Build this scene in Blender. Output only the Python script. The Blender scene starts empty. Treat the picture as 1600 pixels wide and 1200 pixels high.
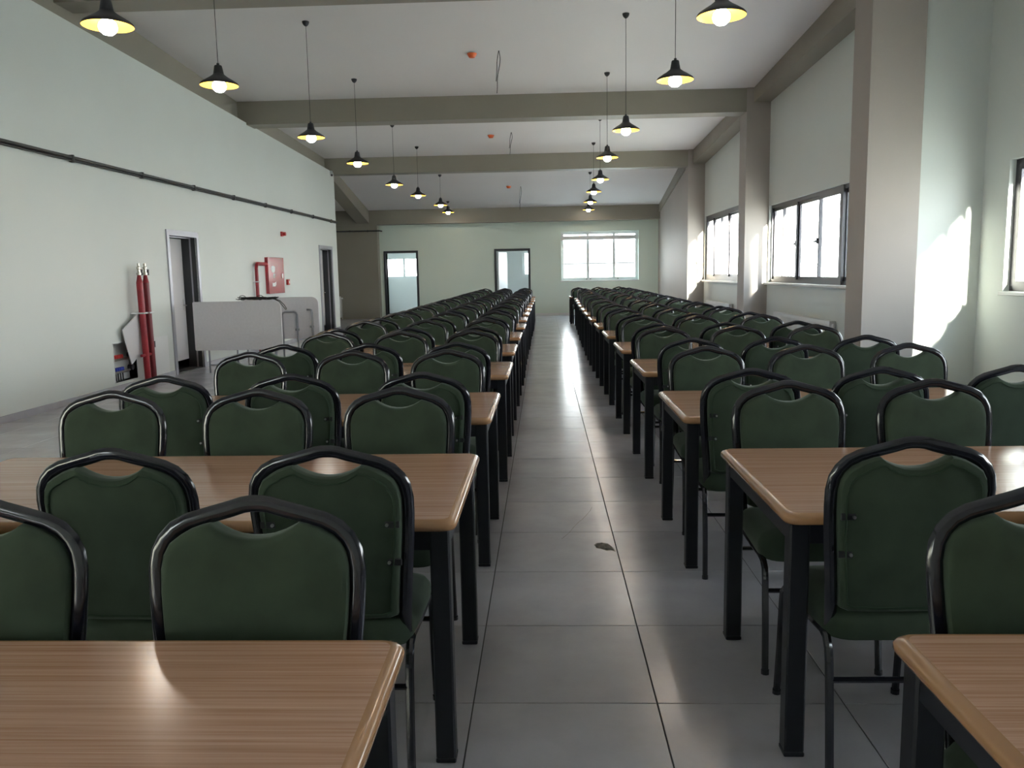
import bpy, bmesh, math, random
from mathutils import Vector, Matrix
random.seed(7)
PI = math.pi
S = bpy.context.scene
C = S.collection

# ------------------------------------------------------------------ camera
PITCH, YAW, ROLL, F = 0.133225, -0.0405747, 0.0185215, 1295.09
cam_d = bpy.data.cameras.new('camera'); cam = bpy.data.objects.new('camera', cam_d); C.objects.link(cam)
fw = Vector((math.sin(YAW)*math.cos(PITCH), math.cos(YAW)*math.cos(PITCH), -math.sin(PITCH)))
r0 = Vector((math.cos(YAW), -math.sin(YAW), 0)); d0 = fw.cross(r0)
rr = math.cos(ROLL)*r0 + math.sin(ROLL)*d0; dd = -math.sin(ROLL)*r0 + math.cos(ROLL)*d0
cam.matrix_world = Matrix(((rr.x, -dd.x, -fw.x, 0), (rr.y, -dd.y, -fw.y, 0), (rr.z, -dd.z, -fw.z, 1.44), (0, 0, 0, 1)))
cam_d.sensor_width = 36; cam_d.sensor_fit = 'HORIZONTAL'; cam_d.lens = F*36/1600
cam_d.clip_start = 0.05; cam_d.clip_end = 400
S.camera = cam

# ------------------------------------------------------------------ world, sun, exposure
SKY, SUN, EXPO = 17.0, 150.0, -0.06
w = bpy.data.worlds.new('sky'); S.world = w; w.use_nodes = True
nt = w.node_tree; bg = nt.nodes['Background']
tc = nt.nodes.new('ShaderNodeTexCoord'); sx = nt.nodes.new('ShaderNodeSeparateXYZ')
mr = nt.nodes.new('ShaderNodeMapRange'); mr.inputs[1].default_value = 0.0; mr.inputs[2].default_value = 0.7
rp = nt.nodes.new('ShaderNodeValToRGB')
rp.color_ramp.elements[0].color = (1.0, 1.0, 1.0, 1); rp.color_ramp.elements[1].color = (0.62, 0.80, 1.0, 1)
nt.links.new(tc.outputs['Generated'], sx.inputs[0]); nt.links.new(sx.outputs['Z'], mr.inputs[0])
nt.links.new(mr.outputs[0], rp.inputs[0]); nt.links.new(rp.outputs[0], bg.inputs[0])
bg.inputs[1].default_value = SKY
sl = bpy.data.lights.new('sun', 'SUN'); sl.energy = SUN; sl.angle = math.radians(4.0); sl.color = (1.0, 0.95, 0.82)
so = bpy.data.objects.new('sun', sl); C.objects.link(so)
sdir = Vector((-0.24, 1.0, -0.31)).normalized()
so.rotation_euler = sdir.to_track_quat('-Z', 'Y').to_euler(); so.location = (8, -20, 12)
vs = S.view_settings; vs.view_transform = 'Standard'; vs.look = 'None'; vs.exposure = EXPO; vs.gamma = 1.0; vs.use_curve_mapping = False

def portal(name, loc, direction, sx_, sy_):
    l = bpy.data.lights.new(name, 'AREA'); l.shape = 'RECTANGLE'; l.size = sx_; l.size_y = sy_; l.energy = 1
    l.cycles.is_portal = True
    o = bpy.data.objects.new(name, l); C.objects.link(o); o.location = loc
    o.rotation_euler = Vector(direction).to_track_quat('-Z', 'Z').to_euler()
portal('window_light_portal', (5.50, 8.0, 1.86), (-1, 0, 0), 3.3, 1.6)
portal('window_light_portal', (5.50, 2.4, 1.86), (-1, 0, 0), 3.3, 1.6)
portal('window_light_portal', (4.56, 13.55, 1.88), (-1, 0, 0), 4.9, 1.5)
portal('window_light_portal', (4.56, 19.64, 2.0), (-1, 0, 0), 5.0, 1.7)
portal('window_light_portal', (1.87, 28.45, 1.95), (0, -1, 0), 2.7, 1.7)
portal('window_light_portal', (-4.9, -4.0, 2.35), (0, 1, 0), 1.3, 1.6)
portal('window_light_portal', (-5.3, 31.85, 1.72), (0, -1, 0), 1.7, 1.0)
portal('window_light_portal', (0.70, 29.65, 1.75), (-1, 0, 0), 2.0, 1.2)  # sampling portal for the added window on the right
portal('window_light_portal', (-6.55, 29.65, 1.75), (1, 0, 0), 2.0, 1.2)  # sampling portal for the added window on the left
portal('window_light_portal', (-0.25, 31.85, 1.8), (0, -1, 0), 1.1, 1.0)

# ------------------------------------------------------------------ materials
def mat(name, col, rough=0.5, metal=0.0, sheen=0.0, noise=None, coat=0.0, emit=None, spec=None, bump=None, rnoise=None):
    m = bpy.data.materials.new(name); m.use_nodes = True
    n = m.node_tree.nodes; l = m.node_tree.links; b = n['Principled BSDF']
    b.inputs['Base Color'].default_value = (*col, 1); b.inputs['Roughness'].default_value = rough
    b.inputs['Metallic'].default_value = metal
    if sheen: b.inputs['Sheen Weight'].default_value = sheen; b.inputs['Sheen Roughness'].default_value = 0.4; b.inputs['Sheen Tint'].default_value = (0.8, 0.9, 0.85, 1)
    if coat: b.inputs['Coat Weight'].default_value = coat; b.inputs['Coat Roughness'].default_value = 0.08
    if spec is not None: b.inputs['Specular IOR Level'].default_value = spec
    if emit: b.inputs['Emission Color'].default_value = (*emit[:3], 1); b.inputs['Emission Strength'].default_value = emit[3]
    t = n.new('ShaderNodeTexCoord')
    if noise:                       # (scale xyz, amount, detail)
        sc, amt, det = noise
        mp = n.new('ShaderNodeMapping'); mp.inputs['Scale'].default_value = sc
        tx = n.new('ShaderNodeTexNoise'); tx.inputs['Scale'].default_value = 1; tx.inputs['Detail'].default_value = det
        mx = n.new('ShaderNodeMix'); mx.data_type = 'RGBA'
        mx.inputs[6].default_value = (*[max(0, c*(1-amt)) for c in col], 1); mx.inputs[7].default_value = (*[min(1, c*(1+amt)) for c in col], 1)
        rg = n.new('ShaderNodeMapRange'); rg.inputs[1].default_value = 0.3; rg.inputs[2].default_value = 0.7
        l.new(t.outputs['Object'], mp.inputs[0]); l.new(mp.outputs[0], tx.inputs[0]); l.new(tx.outputs[0], rg.inputs[0])
        l.new(rg.outputs[0], mx.inputs[0]); l.new(mx.outputs[2], b.inputs['Base Color'])
        if bump:
            bp_ = n.new('ShaderNodeBump'); bp_.inputs['Strength'].default_value = bump; bp_.inputs['Distance'].default_value = 0.002
            l.new(tx.outputs[0], bp_.inputs['Height']); l.new(bp_.outputs[0], b.inputs['Normal'])
    if rnoise:                      # (scale, low, high)
        tx2 = n.new('ShaderNodeTexNoise'); tx2.inputs['Scale'].default_value = rnoise[0]; tx2.inputs['Detail'].default_value = 3
        rg2 = n.new('ShaderNodeMapRange'); rg2.inputs[1].default_value = 0.3; rg2.inputs[2].default_value = 0.7
        rg2.inputs[3].default_value = rnoise[1]; rg2.inputs[4].default_value = rnoise[2]
        l.new(t.outputs['Object'], tx2.inputs[0]); l.new(tx2.outputs[0], rg2.inputs[0]); l.new(rg2.outputs[0], b.inputs['Roughness'])
    return m

M = {}
M['wall'] = mat('pale green wall paint', (0.655, 0.69, 0.655), 0.55, noise=((0.5, 0.5, 0.5), 0.03, 3))
M['wallfar'] = mat('pale green wall paint lightened for missing light', (0.70, 0.80, 0.71), 0.55, noise=((0.5, 0.5, 0.5), 0.03, 3))  # the wall paint made lighter and greener, standing in for light the far end lacks
M['taupe'] = mat('taupe grey paint', (0.27, 0.25, 0.205), 0.5, noise=((0.7, 0.7, 0.7), 0.05, 3))
M['column'] = mat('taupe column paint', (0.355, 0.32, 0.29), 0.6, noise=((0.7, 0.7, 0.7), 0.04, 3))
M['ceiling'] = mat('off white ceiling paint', (0.74, 0.72, 0.71), 0.8, noise=((0.4, 0.4, 0.4), 0.03, 2))
M['grout'] = mat('dark grout', (0.06, 0.06, 0.06), 0.9)
M['black'] = mat('glossy black frame paint', (0.011, 0.011, 0.018), 0.16, coat=0.5)
M['blacksteel'] = mat('black powder coated steel', (0.007, 0.008, 0.014), 0.45)
M['matteblack'] = mat('matte black enamel', (0.02, 0.02, 0.024), 0.45)
M['velvet'] = mat('green velvet', (0.041, 0.060, 0.040), 0.85, sheen=0.3, noise=((7, 7, 7), 0.22, 4), bump=0.15, spec=0.2)
M['seam'] = mat('dark green seam', (0.022, 0.045, 0.024), 0.9)
M['screw'] = mat('zinc screw', (0.6, 0.6, 0.6), 0.3, 1.0)
M['frame'] = mat('dark anodised aluminium', (0.055, 0.052, 0.06), 0.35, 0.5)
M['white'] = mat('white paint', (0.75, 0.76, 0.75), 0.4)
M['whiteplastic'] = mat('white plastic', (0.72, 0.73, 0.73), 0.3)
M['marble'] = mat('white marble sill', (0.72, 0.72, 0.70), 0.25, noise=((3, 3, 3), 0.06, 4))
M['doorsteel'] = mat('brushed grey door frame', (0.36, 0.36, 0.40), 0.35, 0.6)
M['doorleaf'] = mat('light grey door leaf', (0.60, 0.59, 0.60), 0.4)
M['doordark'] = mat('dark door frame', (0.03, 0.033, 0.038), 0.4)
M['dark'] = mat('near-black for unlit rooms', (0.03, 0.03, 0.035), 0.8)  # lack of light put into the colour
M['red'] = mat('red pipe paint', (0.30, 0.014, 0.024), 0.35, noise=((2, 2, 9), 0.2, 3))
M['darkred'] = mat('darker red pipe paint', (0.17, 0.012, 0.018), 0.35)
M['redbox'] = mat('red cabinet enamel', (0.40, 0.03, 0.04), 0.22, coat=0.5)
M['redplastic'] = mat('red plastic', (0.45, 0.015, 0.015), 0.3)
M['orange'] = mat('orange plastic', (0.72, 0.13, 0.03), 0.4)
M['blue'] = mat('blue plastic', (0.02, 0.05, 0.42), 0.35)
M['brass'] = mat('nickel plated brass', (0.5, 0.48, 0.42), 0.3, 1.0)
M['pipe'] = mat('dark grey conduit', (0.035, 0.036, 0.036), 0.5)
M['greytop'] = mat('light grey laminate', (0.68, 0.67, 0.70), 0.4, noise=((30, 30, 30), 0.03, 2))
M['steel'] = mat('grey steel tube', (0.33, 0.34, 0.37), 0.3, 0.7)
M['yellow'] = mat('golden inside enamel', (0.85, 0.46, 0.06), 0.35, 0.2)
M['bulb'] = mat('glowing led bulb', (1, 1, 1), 0.4, emit=(1.0, 0.97, 0.9, 60.0))
M['wire'] = mat('black cable', (0.012, 0.012, 0.012), 0.5)
M['ground'] = mat('pale outdoor paving', (0.42, 0.42, 0.40), 0.9, noise=((0.3, 0.3, 0.3), 0.1, 3))
M['house'] = mat('hazy grey house wall', (0.075, 0.08, 0.085), 0.8)
M['roof'] = mat('hazy blue roof', (0.055, 0.065, 0.08), 0.8)
M['leaf'] = mat('outdoor foliage', (0.10, 0.13, 0.06), 0.8)

def tile_mat():
    m = bpy.data.materials.new('grey porcelain tile'); m.use_nodes = True
    n = m.node_tree.nodes; l = m.node_tree.links; b = n['Principled BSDF']
    g = n.new('ShaderNodeNewGeometry'); oi = n.new('ShaderNodeObjectInfo')
    tx = n.new('ShaderNodeTexNoise'); tx.inputs['Scale'].default_value = 2.6; tx.inputs['Detail'].default_value = 5; tx.inputs['Roughness'].default_value = 0.6
    rp = n.new('ShaderNodeValToRGB'); rp.color_ramp.elements[0].position = 0.3; rp.color_ramp.elements[1].position = 0.72
    rp.color_ramp.elements[0].color = (0.40, 0.39, 0.425, 1); rp.color_ramp.elements[1].color = (0.50, 0.49, 0.53, 1)
    l.new(g.outputs['Position'], tx.inputs[0]); l.new(tx.outputs[0], rp.inputs[0])
    hs = n.new('ShaderNodeHueSaturation'); mv = n.new('ShaderNodeMapRange'); mv.inputs[3].default_value = 0.93; mv.inputs[4].default_value = 1.07
    l.new(oi.outputs['Random'], mv.inputs[0]); l.new(mv.outputs[0], hs.inputs['Value']); l.new(rp.outputs[0], hs.inputs['Color'])
    l.new(hs.outputs[0], b.inputs['Base Color'])
    t2 = n.new('ShaderNodeTexNoise'); t2.inputs['Scale'].default_value = 2.2; t2.inputs['Detail'].default_value = 4
    r2 = n.new('ShaderNodeMapRange'); r2.inputs[1].default_value = 0.3; r2.inputs[2].default_value = 0.7; r2.inputs[3].default_value = 0.17; r2.inputs[4].default_value = 0.30
    b.inputs['Roughness'].default_value = 0.21
    return m
M['tile'] = tile_mat()

def wood_mat(name, a, c, rough):
    m = bpy.data.materials.new(name); m.use_nodes = True
    n = m.node_tree.nodes; l = m.node_tree.links; b = n['Principled BSDF']
    t = n.new('ShaderNodeTexCoord'); oi = n.new('ShaderNodeObjectInfo')
    ad = n.new('ShaderNodeVectorMath'); ad.operation = 'ADD'
    cb = n.new('ShaderNodeCombineXYZ'); mu = n.new('ShaderNodeMath'); mu.operation = 'MULTIPLY'; mu.inputs[1].default_value = 17
    l.new(oi.outputs['Random'], mu.inputs[0]); l.new(mu.outputs[0], cb.inputs[0]); l.new(mu.outputs[0], cb.inputs[1])
    l.new(t.outputs['Object'], ad.inputs[0]); l.new(cb.outputs[0], ad.inputs[1])
    mp = n.new('ShaderNodeMapping'); mp.inputs['Scale'].default_value = (2.6, 300, 30)
    mp2 = n.new('ShaderNodeMapping'); mp2.inputs['Scale'].default_value = (1.6, 120, 22)
    l.new(ad.outputs[0], mp.inputs[0]); l.new(ad.outputs[0], mp2.inputs[0])
    tx = n.new('ShaderNodeTexNoise'); tx.inputs['Scale'].default_value = 1; tx.inputs['Detail'].default_value = 4
    ty = n.new('ShaderNodeTexNoise'); ty.inputs['Scale'].default_value = 1; ty.inputs['Detail'].default_value = 3
    l.new(mp.outputs[0], tx.inputs[0]); l.new(mp2.outputs[0], ty.inputs[0])
    av = n.new('ShaderNodeMath'); av.operation = 'ADD'; l.new(tx.outputs[0], av.inputs[0]); l.new(ty.outputs[0], av.inputs[1])
    rp = n.new('ShaderNodeMapRange'); rp.inputs[1].default_value = 0.72; rp.inputs[2].default_value = 1.28
    mx = n.new('ShaderNodeMix'); mx.data_type = 'RGBA'; mx.inputs[6].default_value = (*a, 1); mx.inputs[7].default_value = (*c, 1)
    l.new(av.outputs[0], rp.inputs[0]); l.new(rp.outputs[0], mx.inputs[0]); l.new(mx.outputs[2], b.inputs['Base Color'])
    b.inputs['Roughness'].default_value = rough
    return m
M['wood'] = wood_mat('walnut laminate with fine grain', (0.40, 0.21, 0.125), (0.58, 0.36, 0.255), 0.17)
M['woodedge'] = mat('moulded wood edge', (0.38, 0.20, 0.095), 0.22, coat=0.3)

def glass_mat():
    m = bpy.data.materials.new('window glass'); m.use_nodes = True
    n = m.node_tree.nodes; l = m.node_tree.links; n.remove(n['Principled BSDF'])
    tr = n.new('ShaderNodeBsdfTransparent'); tr.inputs[0].default_value = (0.97, 0.985, 0.975, 1)
    gl = n.new('ShaderNodeBsdfGlossy'); gl.inputs['Roughness'].default_value = 0.02
    fr = n.new('ShaderNodeLayerWeight'); pw = n.new('ShaderNodeMath'); pw.operation = 'POWER'; pw.inputs[1].default_value = 5
    ma = n.new('ShaderNodeMath'); ma.operation = 'MULTIPLY_ADD'; ma.inputs[1].default_value = 0.9; ma.inputs[2].default_value = 0.035
    l.new(fr.outputs['Facing'], pw.inputs[0]); l.new(pw.outputs[0], ma.inputs[0])
    mx = n.new('ShaderNodeMixShader'); l.new(ma.outputs[0], mx.inputs[0]); l.new(tr.outputs[0], mx.inputs[1]); l.new(gl.outputs[0], mx.inputs[2])
    l.new(mx.outputs[0], n['Material Output'].inputs['Surface'])
    return m
M['glass'] = glass_mat()

# ------------------------------------------------------------------ mesh helpers
class MB:
    def __init__(s): s.v = []; s.f = []; s.mi = []; s.m = 0; s.sm = []
    def add(s, vs, fs, smooth=False):
        o = len(s.v); s.v += [tuple(v) for v in vs]
        for f in fs: s.f.append(tuple(i+o for i in f)); s.mi.append(s.m); s.sm.append(smooth)
        return s
    def box(s, x0, x1, y0, y1, z0, z1):
        v = [(x0,y0,z0),(x1,y0,z0),(x1,y1,z0),(x0,y1,z0),(x0,y0,z1),(x1,y0,z1),(x1,y1,z1),(x0,y1,z1)]
        return s.add(v, [(0,3,2,1),(4,5,6,7),(0,1,5,4),(1,2,6,5),(2,3,7,6),(3,0,4,7)])
    def bbox(s, x0, x1, y0, y1, z0, z1, b=0.004):      # box whose corners are all chamfered
        vs = []; 
        xs=(x0,x1); ys=(y0,y1); zs=(z0,z1); sg=(1,-1)
        idx = {}
        for i in (0,1):
            for j in (0,1):
                for k in (0,1):
                    for a in range(3):
                        p=[xs[i],ys[j],zs[k]]
                        for c_ in range(3):
                            if c_!=a: p[c_]+= b*sg[(i,j,k)[c_]]
                        idx[(i,j,k,a)] = len(vs); vs.append(tuple(p))
        fs = []
        def cyc(a, val):
            o = [c_ for c_ in range(3) if c_!=a]; seq=[(0,0),(1,0),(1,1),(0,1)]; r=[]
            for u,v in seq:
                t=[0,0,0]; t[a]=val; t[o[0]]=u; t[o[1]]=v; r.append(idx[(*t,a)])
            flip = (a==1)
            if (val==1)==flip: r=r[::-1]
            return tuple(r)
        for a in range(3):
            for val in (0,1): fs.append(cyc(a,val))
        for a in range(3):                             # edges running along axis a
            o = [c_ for c_ in range(3) if c_!=a]
            for u in (0,1):
                for v in (0,1):
                    t0=[0,0,0]; t0[o[0]]=u; t0[o[1]]=v; t1=list(t0); t1[a]=1
                    fs.append((idx[(*t0,o[0])],idx[(*t1,o[0])],idx[(*t1,o[1])],idx[(*t0,o[1])]))
        for i in (0,1):
            for j in (0,1):
                for k in (0,1): fs.append(tuple(idx[(i,j,k,a)] for a in range(3)))
        return s.add(vs, fs)
    def prism(s, poly, axis, a, b):                    # poly in the other two axes
        def P(u, v, t): return {'x':(t,u,v),'y':(u,t,v),'z':(u,v,t)}[axis]
        n = len(poly); vs = [P(u,v,a) for u,v in poly]+[P(u,v,b) for u,v in poly]
        fs = [tuple(range(n))[::-1], tuple(range(n,2*n))]+[(i,(i+1)%n,(i+1)%n+n,i+n) for i in range(n)]
        return s.add(vs, fs)
    def tube(s, path, ra, rb=None, n=8, up=(0,1,0), cap=True, closed=False):   # ra across, rb along 'up'
        rb = rb or ra; up = Vector(up); P = [Vector(p) for p in path]; vs = []; m = len(P)
        for i, p in enumerate(P):
            a = P[(i-1) % m] if (i or closed) else p; c = P[(i+1) % m] if (i < m-1 or closed) else p
            t = (c-a).normalized(); u = up-t*up.dot(t)
            if u.length < 1e-3: u = Vector((1,0,0))-t*t.x
            if u.length < 1e-3: u = Vector((0,0,1))-t*t.z
            u.normalize(); sd = t.cross(u)
            for k in range(n):
                an = 2*PI*k/n; vs.append(p+sd*(ra*math.cos(an))+u*(rb*math.sin(an)))
        fs = [(i*n+k, i*n+(k+1)%n, ((i+1)%m)*n+(k+1)%n, ((i+1)%m)*n+k) for i in range(m if closed else m-1) for k in range(n)]
        if cap and not closed: fs += [tuple(range(n))[::-1], tuple(range((m-1)*n, m*n))]
        return s.add(vs, fs, True)
    def lathe(s, prof, c=(0,0,0), n=24, caps=True):    # prof: (radius, z)
        vs = []; m = len(prof)
        for r, z in prof:
            for k in range(n):
                an = 2*PI*k/n; vs.append((c[0]+r*math.cos(an), c[1]+r*math.sin(an), c[2]+z))
        fs = [(i*n+k, i*n+(k+1)%n, (i+1)*n+(k+1)%n, (i+1)*n+k) for i in range(m-1) for k in range(n)]
        if caps: fs += [tuple(range(n))[::-1], tuple(range((m-1)*n, m*n))]
        return s.add(vs, fs, True)
    def mesh(s, name, mats):
        me = bpy.data.meshes.new(name); me.from_pydata(s.v, [], s.f)
        for m in (mats if isinstance(mats, (list, tuple)) else [mats]): me.materials.append(M[m])
        me.polygons.foreach_set('material_index', s.mi); me.polygons.foreach_set('use_smooth', s.sm)
        bm = bmesh.new(); bm.from_mesh(me); bmesh.ops.recalc_face_normals(bm, faces=bm.faces)
        if any(s.sm):
            for e in bm.edges:
                if len(e.link_faces) == 2 and e.calc_face_angle(0) > 0.75: e.smooth = False
        bm.to_mesh(me); bm.free()
        me.update(); return me
    def obj(s, name, mats, parent=None, **kw): return link(name, s.mesh(name, mats), parent, **kw)

def link(name, me, parent=None, loc=(0,0,0), rot=(0,0,0), kind=None, label=None, cat=None, group=None):
    o = bpy.data.objects.new(name, me); C.objects.link(o); o.location = loc; o.rotation_euler = rot
    if parent: o.parent = parent
    if kind: o['kind'] = kind
    if label: o['label'] = label
    if cat: o['category'] = cat
    if group: o['group'] = group
    return o
def thing(name, label, cat, loc=(0,0,0), rz=0, group=None, kind=None):
    return link(name, None, None, loc, (0,0,rz), kind, label, cat, group)
def B(*a): return MB().box(*a)
def struct(name, mb, m, parent=None, label=None): return mb.obj(name, m, parent, kind=None if parent else 'structure', label=label)

# ------------------------------------------------------------------ shell
def cz(y):
    P = [(-4,5.45),(10.3,5.02),(15.95,4.73),(22.2,4.52),(28.4,3.42),(32.5,3.4)]
    for (a,b),(c,d) in zip(P, P[1:]):
        if y <= c: return b+(d-b)*(y-a)/(c-a)
    return 3.4
YW = [-4, 10.3, 15.95, 22.2, 28.3]
poly = [(y, cz(y)) for y in YW] + [(y, cz(y)+0.25) for y in YW[::-1]]
struct('ceiling', MB().prism(poly, 'x', -8.9, 5.45), 'ceiling')

# floor: grout bed with porcelain tiles
floor = struct('floor', B(-8.9, 5.45, -4.0, 28.3, -0.12, -0.004), 'grout')
TS, TX, TY = 0.6184, 0.361, 2.630
ix0, ix1 = math.floor((-8.8-TX)/TS), math.ceil((5.2-TX)/TS)
iy0, iy1 = math.floor((-3.7-TY)/TS), math.ceil((28.1-TY)/TS)
g = 0.0022
tm = MB(); tm.v=[]; 
tm.add([(g,g,-0.006),(TS-g,g,-0.006),(TS-g,TS-g,-0.006),(g,TS-g,-0.006),(g,g,-0.0012),(TS-g,g,-0.0012),(TS-g,TS-g,-0.0012),(g,TS-g,-0.0012),
        (g+.0012,g+.0012,0),(TS-g-.0012,g+.0012,0),(TS-g-.0012,TS-g-.0012,0),(g+.0012,TS-g-.0012,0)],
       [(0,1,5,4),(1,2,6,5),(2,3,7,6),(3,0,4,7),(4,5,9,8),(5,6,10,9),(6,7,11,10),(7,4,8,11),(8,9,10,11)])
tile_me = tm.mesh('tile', 'tile')
cells = []
for i in range(ix0, ix1):
    for j in range(iy0, iy1):
        x, y = TX+i*TS, TY+j*TS
        cx, cy = x+TS/2, y+TS/2
        # tiles the camera sees between the furniture come first
        aisle = -0.75 < cx < 1.2
        left = cx < -2.0
        vis = cy > 2.0 and (cx-0.05)/cy < 0.75 and (cx/cy) > -0.7
        score = cy + (0 if aisle else (6 if left or cx > 2.7 else 12)) + (0 if vis else 100)
        cells.append((score, x, y))
cells.sort()
for s_, x, y in cells[:298]: link('tile', tile_me, floor, (x, y, 0))
rest = MB()
for s_, x, y in cells[298:]:
    rest.add([(x+g,y+g,-0.006),(x+TS-g,y+g,-0.006),(x+TS-g,y+TS-g,-0.006),(x+g,y+TS-g,-0.006),(x+g,y+g,0),(x+TS-g,y+g,0),(x+TS-g,y+TS-g,0),(x+g,y+TS-g,0)],
             [(0,1,5,4),(1,2,6,5),(2,3,7,6),(3,0,4,7),(4,5,6,7)])
rest.obj('tiles', 'tile', floor, kind='stuff')

st = mat('plaster smudge', (0.20, 0.19, 0.165), 0.8, noise=((60, 60, 60), 0.4, 3)); M['stain'] = st
def blotch(pts, nm, h=.0008):
    MB().prism(pts, 'z', .0002, h).obj(nm, 'stain', floor, label='dried smudge on the aisle tile' if nm == 'smudge' else 'thin hairline crack in the aisle tile')
blotch([(.247,4.262),(.262,4.292),(.292,4.300),(.322,4.285),(.345,4.215),(.352,4.154),(.335,4.175),(.306,4.172),(.285,4.196),(.257,4.214)], 'smudge')
ck = [(.278,4.983),(.262,4.90),(.229,4.794),(.205,4.72),(.186,4.68),(.149,4.571),(.124,4.478),(.10,4.42),(.079,4.367)]
blotch([(x-.0015, y) for x, y in ck]+[(x+.0015, y) for x, y in ck[::-1]], 'crack', .0006)

# walls with openings: wall along Y at x in [xa,xb]
def wall_y(xa, xb, y0, y1, top, holes, name, m, bot=0.0):
    """top: function of y; holes: (ya, yb, za, zb)"""
    mb = MB(); ys = sorted({y0, y1, *[h[0] for h in holes], *[h[1] for h in holes], *[y for y in (10.3,15.95,22.2) if y0 < y < y1]})
    for a, b in zip(ys, ys[1:]):
        h = [h for h in holes if h[0] <= a+1e-6 and b <= h[1]+1e-6]
        if h:
            za, zb = h[0][2], h[0][3]
            if za > bot+1e-3: mb.box(xa, xb, a, b, bot, za)
            mb.prism([(a, zb), (b, zb), (b, top(b)), (a, top(a))], 'x', xa, xb)
        else: mb.prism([(a, bot), (b, bot), (b, top(b)), (a, top(a))], 'x', xa, xb)
    return struct(name, mb, m)
def wall_x(ya, yb, x0, x1, top, holes, name, m, parent=None):
    mb = MB(); xs = sorted({x0, x1, *[h[0] for h in holes], *[h[1] for h in holes]})
    for a, b in zip(xs, xs[1:]):
        h = [h for h in holes if h[0] <= a+1e-6 and b <= h[1]+1e-6]
        if h:
            if h[0][2] > 1e-3: mb.box(a, b, ya, yb, 0, h[0][2])
            mb.box(a, b, ya, yb, h[0][3], top)
        else: mb.box(a, b, ya, yb, 0, top)
    return struct(name, mb, m, parent)

def ip(P):
    def f(y):
        if y <= P[0][0]: return P[0][1]
        for (a,b),(c,d) in zip(P, P[1:]):
            if y <= c: return b+(d-b)*(y-a)/(c-a)
        return P[-1][1]
    return f
ltop = ip([(-4,4.83),(9.36,4.50),(12.2,4.435),(22.5,4.18)])
D1, D2 = (12.30, 13.28, 0, 2.09), (20.72, 21.86, 0, 2.13)
NICHE = (10.48, 11.07, 0.115, 0.62)
wl = wall_y(-5.80, -5.58, -3.7, 22.5, ltop, [D1, D2, NICHE], 'wall_left', 'wall')
lb = ip([(-4,4.83),(9.36,4.505),(12.2,4.44),(22.5,4.17),(27.7,3.11)])
def ylong(x0, x1, y0, y1, bot, name, m='taupe'):
    ys = [y0]+[y for y in (10.3,15.95,22.2,22.5) if y0 < y < y1]+[y1]
    struct(name, MB().prism([(y, bot(y)) for y in ys]+[(y, cz(y)+0.02) for y in ys[::-1]], 'x', x0, x1), m)
ylong(-6.15, -5.74, -3.7, 27.75, lb, 'trim_1')
rb = ip([(-4,4.9),(11.8,4.61),(16.2,4.46),(22.1,4.17),(27.75,3.30)])
ylong(3.90, 4.21, 10.5, 22.3, rb, 'trim_2')
ylong(3.76, 4.21, 22.3, 27.75, rb, 'trim_3')
ylong(4.84, 5.15, -3.7, 10.1, rb, 'trim_4')
def xbeam(y0, y1, z, name, x0=-8.6, x1=5.0): struct(name, B(x0, x1, y0, y1, z, cz(y0)+0.02), 'taupe')
xbeam(4.0, 4.4, 4.9, 'trim_5'); xbeam(10.08, 10.50, 4.70, 'trim_6', -8.6, 3.79); xbeam(15.975, 16.40, 4.305, 'trim_7', -5.9, 3.79)
xbeam(22.225, 22.60, 4.10, 'trim_8', -8.6, 3.79); xbeam(27.6, 28.05, 3.10, 'trim_9', -8.6, 4.15)
# columns along the window side
for k, (y0, y1, x1, zt) in enumerate([(10.05,10.60,4.39,cz(10.05)), (15.95,16.48,4.25,cz(15.95)), (22.2,22.62,4.25,cz(22.2)), (4.0,4.5,5.2,cz(4))]):
    struct('trim_%d' % (10+k), B(3.775 if k < 3 else 4.75, x1, y0, y1, 0, zt), 'column')
# window-side walls
W1 = (6.4, 9.58, 1.135, 2.575); W0 = (0.8, 3.98, 1.135, 2.575)
W2 = (11.2, 15.89, 1.18, 2.59); W3 = (17.2, 22.08, 1.17, 2.80)  # near ends hidden by the columns, widened to let in more light
wall_y(5.15, 5.42, -3.7, 10.35, cz, [W0, W1], 'wall_right', 'wall')
struct('wall_right_return', B(4.30, 5.42, 10.12, 10.36, 0, cz(10.3)), 'wall')
wall_y(4.21, 4.48, 10.30, 22.4, cz, [W2, W3], 'wall_right_middle', 'wall')
struct('wall_right_far', MB().prism([(22.5,0),(28.05,0),(28.05,3.6),(22.5,4.3)], 'x', 3.80, 4.2), 'column')
# far wall
FW = (0.58, 3.15, 1.15, 2.76); DA = (-5.30, -4.28, 0, 2.17); DB = (-1.58, -0.52, 0, 2.17)
wall_x(28.0, 28.3, -8.6, 4.2, 3.5, [DA, DB, FW], 'wall_far', 'wallfar')
struct('trim_14', B(-8.6, -5.50, 27.66, 28.02, 0, 3.6), 'taupe')
# back wall (behind the camera) with one window
wall_x(-3.95, -3.7, -5.8, 5.42, 5.5, [(-5.5, -4.3, 1.6, 3.1)], 'wall_back', 'wall')
# alcove beyond the left wall
struct('wall_alcove_side', B(-8.85, -8.6, 9.0, 28.3, 0, 4.9), 'wall')
struct('wall_alcove_near', B(-8.6, -5.80, 22.3, 22.5, 0, 4.5), 'wall')
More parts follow.
